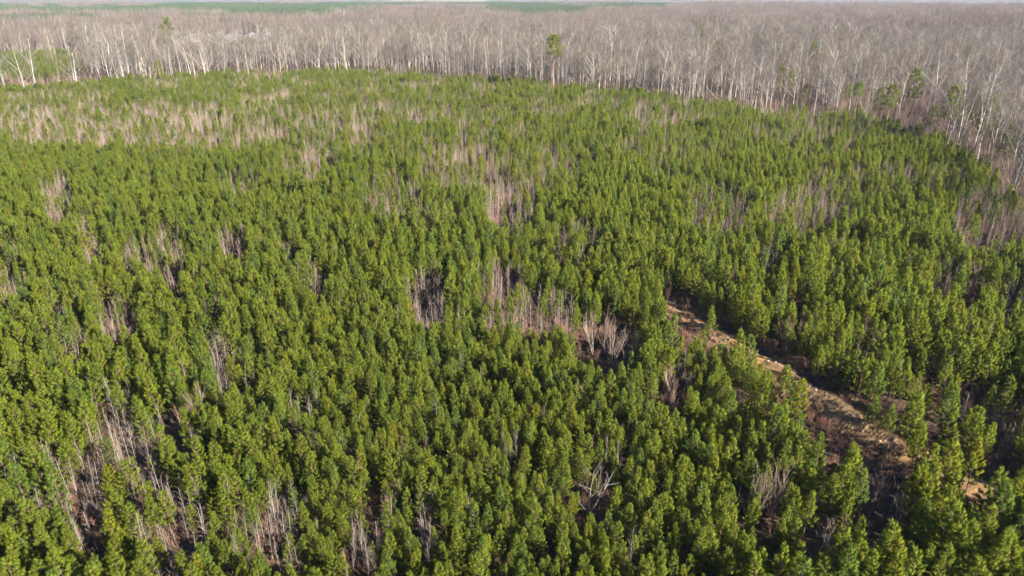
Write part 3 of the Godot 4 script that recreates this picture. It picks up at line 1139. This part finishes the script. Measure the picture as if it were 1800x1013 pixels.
# ---------------------------------------------------------------- older pines in the wood
func old_pine_shapes(h: float, base: float, w: float) -> Array:
	var wood := Shape.new()
	var leaf := Shape.new()
	var bark := Color(0.20, 0.13, 0.095)
	for i in 6:
		wood.stick(Vector3(0, h * i / 6.0 - 0.2, 0), Vector3(0, h * (i + 1) / 6.0 - 0.2, 0), 0.24 * (1 - i / 6.6), 0.24 * (1 - (i + 1) / 6.6), bark, 6)
	var n := 44
	for b in n:
		var t := (b + rng.randf()) / n
		var az := b * 2.4 + rr(-0.4, 0.4)
		var reach := w * (0.5 + 0.9 * sin(PI * clampf(t * 0.85 + 0.12, 0, 1))) * rr(0.45, 1.0) * (1.0 - 0.45 * t)
		var y := h * lerpf(base, 0.97, t)
		var out := Vector3(cos(az), 0, sin(az))
		var tip := Vector3(0, y, 0) + out * reach + Vector3.UP * reach * rr(0.05, 0.5)
		wood.stick(Vector3(0, y, 0), tip, 0.06, 0.02, bark, 3)
		for k in 9:
			var d := (out * rr(0.1, 0.9) + Vector3(rr(-0.7, 0.7), rr(0.2, 1.0), rr(-0.7, 0.7))).normalized()
			shoot(leaf, Vector3(0, y, 0).lerp(tip, rr(0.5, 1.0)) + d * 0.15, d, rr(0.5, 0.9), 0.36, 30, tone(NEEDLE, 0.25))
	return [wood.mesh(bark_mat), leaf.mesh(needle_mats[0])]

# base pixel, height in metres, form, tone, label
var old_list := [
	[303, 98, 24, 1, 0, "tall dense pine rising beside the white-roofed barns"],
	[284, 152, 11, 1, 1, "stubby round pine among pale trunks at the wood's edge"],
	[972, 168, 23, 2, 0, "lone tall pine with high crown above the leafless wood"],
	[1255, 128, 15, 3, 3, "dark pine half hidden among grey hardwood twigs"],
	[1228, 84, 17, 1, 3, "small pine top showing over distant hardwood crowns"],
	[1368, 172, 12, 1, 1, "yellowish pine beside a matching one inside the grey wood"],
	[1386, 176, 11, 3, 0, "slightly lower pine paired with a yellowish one"],
	[1598, 196, 14, 1, 3, "broad dark pine where the wood bends downhill"],
	[1660, 252, 15, 3, 0, "rounded pine on a clear bare trunk near fallen timber"],
	[1722, 268, 14, 1, 3, "wide shadowed pine standing below a rounded one"],
	[1556, 226, 13, 3, 3, "narrow dark pine at the corner of the plantation"],
	[1500, 214, 12, 2, 2, "flat-topped bluish pine over bare woodland floor"],
	[70, 78, 17, 2, 1, "small-topped pine by the pale field"],
	[131, 96, 17, 2, 1, "thin-crowned pine behind the second pine stand"],
	[144, 97, 17, 2, 0, "companion of a thin-crowned pine behind the second stand"],
	[1476, 76, 18, 2, 3, "umbrella-topped pine on the skyline of the grey wood"],
	[1796, 226, 14, 3, 3, "dark pine among greyish saplings at the slope foot"],
	[1150, 196, 7, 1, 1, "low bushy evergreen beneath pale trunks"],
	[1412, 190, 8, 1, 3, "low evergreen under leafless hardwoods"],
	[1425, 128, 15, 1, 3, "dark pine deep inside the grey wood"],
	[1690, 140, 15, 3, 3, "faint dark pine high on the wooded slope"],
	[1325, 104, 16, 3, 2, "bluish pine between distant hardwood crowns"],
	[1040, 172, 6, 1, 1, "knee-high olive evergreen beside pale trunks"],
	[905, 158, 6, 1, 3, "dark low evergreen in the wood's front row"],
	[600, 138, 7, 1, 1, "low evergreen behind the plantation's crest"],
	[1632, 244, 9, 1, 3, "squat dark evergreen touching the plantation's corner"],
	[1705, 250, 11, 3, 0, "slim evergreen between two wider dark ones"],
	[1762, 300, 10, 1, 3, "bushy evergreen low on the wooded slope"],
	[1540, 204, 9, 1, 3, "dark evergreen beside the flat-topped pine"],
	[1485, 196, 9, 3, 0, "thin evergreen beside the flat-topped pine"],
]

func build_old_pines() -> void:
	var forms := [old_pine_shapes(20.0, 0.52, 2.6), old_pine_shapes(14.0, 0.25, 2.8), old_pine_shapes(19.0, 0.62, 2.9), old_pine_shapes(16.0, 0.40, 2.6)]
	var tall := [20.0, 14.0, 19.0, 16.0]
	for a in old_list:
		var at := ground_at(a[0], a[1])
		var o := thing("mature_pine", a[5], "pine tree", "older pines scattered in the wood", at)
		o.basis = Basis(Vector3.UP, rr(0, TAU)).scaled(Vector3.ONE * (1.15 * a[2] / tall[a[3]]))
		part("trunk", forms[a[3]][0], o)
		part("crown", forms[a[3]][1], o, needle_mats[a[4]])

# ---------------------------------------------------------------- single trees the photograph singles out
func build_single_trees() -> void:
	# base pixel, kind, variant, scale, turn, name, label
	var list := [
		[1043, 626, "bushy", 0, 1.05, 0.3, "bare_tree", "tallest of the fine-twigged bare trees in the clearing"],
		[1062, 622, "bushy", 1, 0.98, 1.3, "bare_tree", "slanting bare tree between two upright ones in the clearing"],
		[1076, 644, "bushy", 2, 0.92, 2.3, "bare_tree", "fan-shaped bare bush at the front of the clearing"],
		[1107, 628, "dead", 1, 0.85, 0.8, "bare_tree", "forked bare tree against dark shade in the clearing"],
		[1120, 636, "bushy", 3, 0.62, 0.1, "bare_bush", "small bare bush under the forked tree in the clearing"],
		[1030, 912, "dead", 0, 0.95, 0.0, "dead_tree", "whitened dead tree leaning over among dark pines"],
		[1320, 915, "bushy", 1, 0.85, 2.0, "bare_bush", "whitish twiggy bush behind a small pine"],
		[1352, 908, "bushy", 2, 0.95, 0.9, "bare_bush", "dense whitish bush beside a small pine"],
		[1440, 965, "dead", 1, 0.72, 2.2, "bare_bush", "forked grey bare bush between dark pines"],
		[1455, 972, "bushy", 0, 0.7, 2.2, "bare_bush", "thin bare bush next to a forked grey one"],
		[1528, 910, "bushy", 3, 0.8, 1.2, "bare_bush", "grey bare bush below the sandy bank"],
		[1552, 918, "dead", 0, 0.7, 4.2, "bare_bush", "crooked grey bare bush below the sandy bank"],
		[1578, 925, "bushy", 2, 0.72, 3.2, "bare_bush", "slim grey bare bush below the sandy bank"],
		[1549, 735, "bushy", 0, 0.42, 3.2, "bare_bush", "low grey bush on top of the sandy bank"],
		[1560, 742, "bushy", 3, 0.36, 0.2, "bare_bush", "knee-high grey bush on top of the sandy bank"],
	]
	for a in list:
		var at := ground_at(a[0], a[1])
		var off := bank_offset(at)
		if absf(off.x - 0.6) < 6.0:
			at.y += BANK * bank_height(off.x, off.y) - 0.1
		var o := thing(a[6], a[7], "bare tree" if "tree" in a[6] else "bare bush", "", at)
		o.basis = Basis(Vector3.UP, a[5]).scaled(Vector3.ONE * a[4])
		var src: Dictionary = bare_kinds[a[2]][a[3]]
		part("trunk", src.trunk, o)
		part("crown", src.crown, o)
	# small pines standing on the bank
	var small := [
		[1527, 762, 0.75, 3, "knee-branched little dark pine on the sandy bank"],
		[1556, 775, 0.72, 3, "little dark pine lower on the sandy bank"],
		[1322, 652, 0.52, 4, "tiny yellow pine beside the shaded track"],
		[1588, 812, 0.9, 5, "leaning-crowned pine on bare stem at the bank's foot"],
	]
	for a in small:
		var at := ground_at(a[0], a[1])
		var off := bank_offset(at)
		at.y += BANK * bank_height(off.x, off.y) - 0.1
		var o := thing("young_pine", a[4], "pine tree", "", at)
		o.basis = Basis(Vector3.UP, rr(0, TAU)).scaled(Vector3.ONE * a[2])
		var k := 8 if a[2] < 0.85 else 3
		part("trunk", pine_wood[k], o)
		part("crown", pine_leaf[k], o, needle_mats[a[3]])

func build_bank_cover() -> void:
	# stones, each its own lump
	var forms := []
	for v in 4:
		var s := Shape.new()
		var ico := []
		for i in 7:
			var row := []
			for k in 9:
				var th := PI * i / 6.0
				var ph := TAU * (k % 8) / 8.0
				var d := Vector3(sin(th) * cos(ph), cos(th) * 0.7, sin(th) * sin(ph))
				row.append(d * (1.0 + 0.45 * rough.get_noise_3d(d.x * 90.0 + v * 50.0, d.y * 90.0, d.z * 90.0)))
			ico.append(row)
		for i in 6:
			for k in 8:
				s.quad(ico[i][k], ico[i][k + 1], ico[i + 1][k + 1], ico[i + 1][k], Color(0.27, 0.23, 0.18))
		forms.append(s.mesh(bark_mat))
	var words := ["sandy bank's crest", "sunlit slope of the sandy bank", "shoulder of the sandy bank"]
	for n in 30:
		var i := int(rr(8, bank_dense.size() - 8))
		var across := rr(-2.6, 1.9)
		var p := bank_point(i, across)
		var size := rr(0.06, 0.17)
		var o := part(numbered("stone"), forms[n % 4], self)
		o.position = p + Vector3.UP * size * 0.25
		o.basis = Basis(Vector3.UP, rr(0, TAU)).scaled(Vector3(size * rr(0.9, 1.5), size, size))
		o.set_meta("label", "%s pale stone lying on the %s" % ["fist-sized" if size < 0.09 else ("larger" if size > 0.14 else "head-sized"), words[0 if absf(across) < 0.7 else (1 if across < 0 else 2)]])
		o.set_meta("category", "stone")
		o.set_meta("group", "stones on the sandy bank")
	# dry grass
	var tuft := []
	for v in 3:
		var s := Shape.new()
		for k in 46:
			var az := rr(0, TAU)
			var out := Vector3(cos(az), 0, sin(az))
			var at := out * rr(0.0, 0.16)
			var side := out.cross(Vector3.UP) * 0.012
			s.tri(at - side, at + side, at + Vector3.UP * rr(0.25, 0.6) + out * rr(0.05, 0.35), (out + Vector3.UP).normalized(), tone(Color(0.22, 0.16, 0.10), 0.25))
		tuft.append(s.mesh(bark_mat))
	var spots: Array = [[], [], []]
	for n in 2600:
		var i := int(rr(2, bank_dense.size() - 2))
		var across := rr(-5.0, 5.5)
		var p := bank_point(i, across)
		if patchy.get_noise_2d(p.x * 8.0, p.z * 8.0 + 77.0) < 0.02:
			continue
		spots[n % 3].append({"p": p - Vector3.UP * 0.03, "turn": rr(0, TAU), "s": rr(0.5, 1.15)})
	var g := mass("dry_grass", "straw-coloured dry grass on the sandy bank and track", "dry grass")
	for v in 3:
		copies("tufts", g, tuft[v], spots[v], func(d): return tone(Color(1, 1, 1), 0.2))
	var b := []
	for n in 260:
		var i := int(rr(2, bank_dense.size() - 2))
		var across := rr(4.4, 7.0) if rng.randf() < 0.6 else rr(-6.0, -4.0)
		b.append({"p": bank_point(i, across), "i": n % 4, "turn": rr(0, TAU), "s": rr(0.4, 1.0)})
	brush.append_array(b)

# ---------------------------------------------------------------- barns
func build_barns() -> void:
	var tin := StandardMaterial3D.new()
	tin.albedo_color = srgb(Color(0.22, 0.24, 0.26))
	tin.roughness = 0.45
	tin.metallic_specular = 0.4
	var side := StandardMaterial3D.new()
	side.albedo_color = srgb(Color(0.3, 0.3, 0.29))
	side.roughness = 0.8
	var dark := StandardMaterial3D.new()
	dark.albedo_color = srgb(Color(0.16, 0.16, 0.17))
	var words := ["endmost long white-roofed barn next to the tall dense pine", "long white-roofed barn second from the tall dense pine", "middle barn of five with long white roofs", "long white-roofed barn fourth from the tall dense pine", "endmost long white-roofed barn farthest from the tall dense pine"]
	var first := ground_at(330, 74)
	var last := ground_at(464, 74)
	for n in 5:
		var at := first.lerp(last, n / 4.0)
		at.y = land(at.x, at.z) - 0.2
		var o := thing("barn", words[n], "barn", "row of long white-roofed barns", at)
		o.rotation.y = deg_to_rad(14.0)
		var L := 105.0
		var W := 13.0
		var eave := 3.4
		var ridge := 7.2
		var s := Shape.new()
		for q in [[-1, 0], [1, 0]]:
			var x: float = q[0] * W / 2
			s.quad(Vector3(x, 0, 0), Vector3(x, eave, 0), Vector3(x, eave, -L), Vector3(x, 0, -L), Color.WHITE)
		for z in [0.0, -L]:
			s.quad(Vector3(-W / 2, 0, z), Vector3(-W / 2, eave, z), Vector3(W / 2, eave, z), Vector3(W / 2, 0, z), Color.WHITE)
			s.tri(Vector3(-W / 2, eave, z), Vector3(0, ridge, z), Vector3(W / 2, eave, z), Vector3(0, 0, 1 if z == 0.0 else -1), Color.WHITE)
		part("wall", s.mesh(side), o)
		var pitch := atan2(ridge - eave, W / 2)
		for sgn in [-1.0, 1.0]:
			var box := BoxMesh.new()
			box.size = Vector3(W / 2 / cos(pitch) + 0.5, 0.12, L + 1.2)
			box.material = tin
			var rf := part("roof_slope", box, o)
			rf.position = Vector3(sgn * (W / 4 + 0.14), (eave + ridge) / 2 + 0.03, -L / 2)
			rf.rotation.z = -sgn * pitch
		var cap := BoxMesh.new()
		cap.size = Vector3(0.9, 0.25, L + 1.0)
		cap.material = tin
		part("ridge_cap", cap, o).position = Vector3(0, ridge + 0.12, -L / 2)
		var door := BoxMesh.new()
		door.size = Vector3(4.2, 3.0, 0.12)
		door.material = dark
		part("end_door", door, o).position = Vector3(0, 1.5, 0.08)
		for k in 4:
			var fan := BoxMesh.new()
			fan.size = Vector3(1.3, 1.3, 0.3)
			fan.material = dark
			part("exhaust_fan", fan, o).position = Vector3([-5.2, -3.4, 3.4, 5.2][k], 1.6, 0.16)

func _ready() -> void:
	rng.seed = 20240117
	rough.seed = 11
	rough.frequency = 0.01
	rough.fractal_octaves = 3
	patchy.seed = 23
	patchy.frequency = 0.01
	patchy.fractal_octaves = 3
	make_light()
	make_materials()
	bin_gaps()
	make_ground()
	make_bank()
	make_pines()
	make_bare()
	plant()
	plant_woods()
	build_bank_cover()
	build_barns()
	build_woods()
	build_far_pines()
	build_pines()
	build_bares()
	build_old_pines()
	build_single_trees()
	print("pines %d bares %d woods %d brush %d t %d ms" % [pines.size(), bares.size(), woods.size(), brush.size(), Time.get_ticks_msec()])
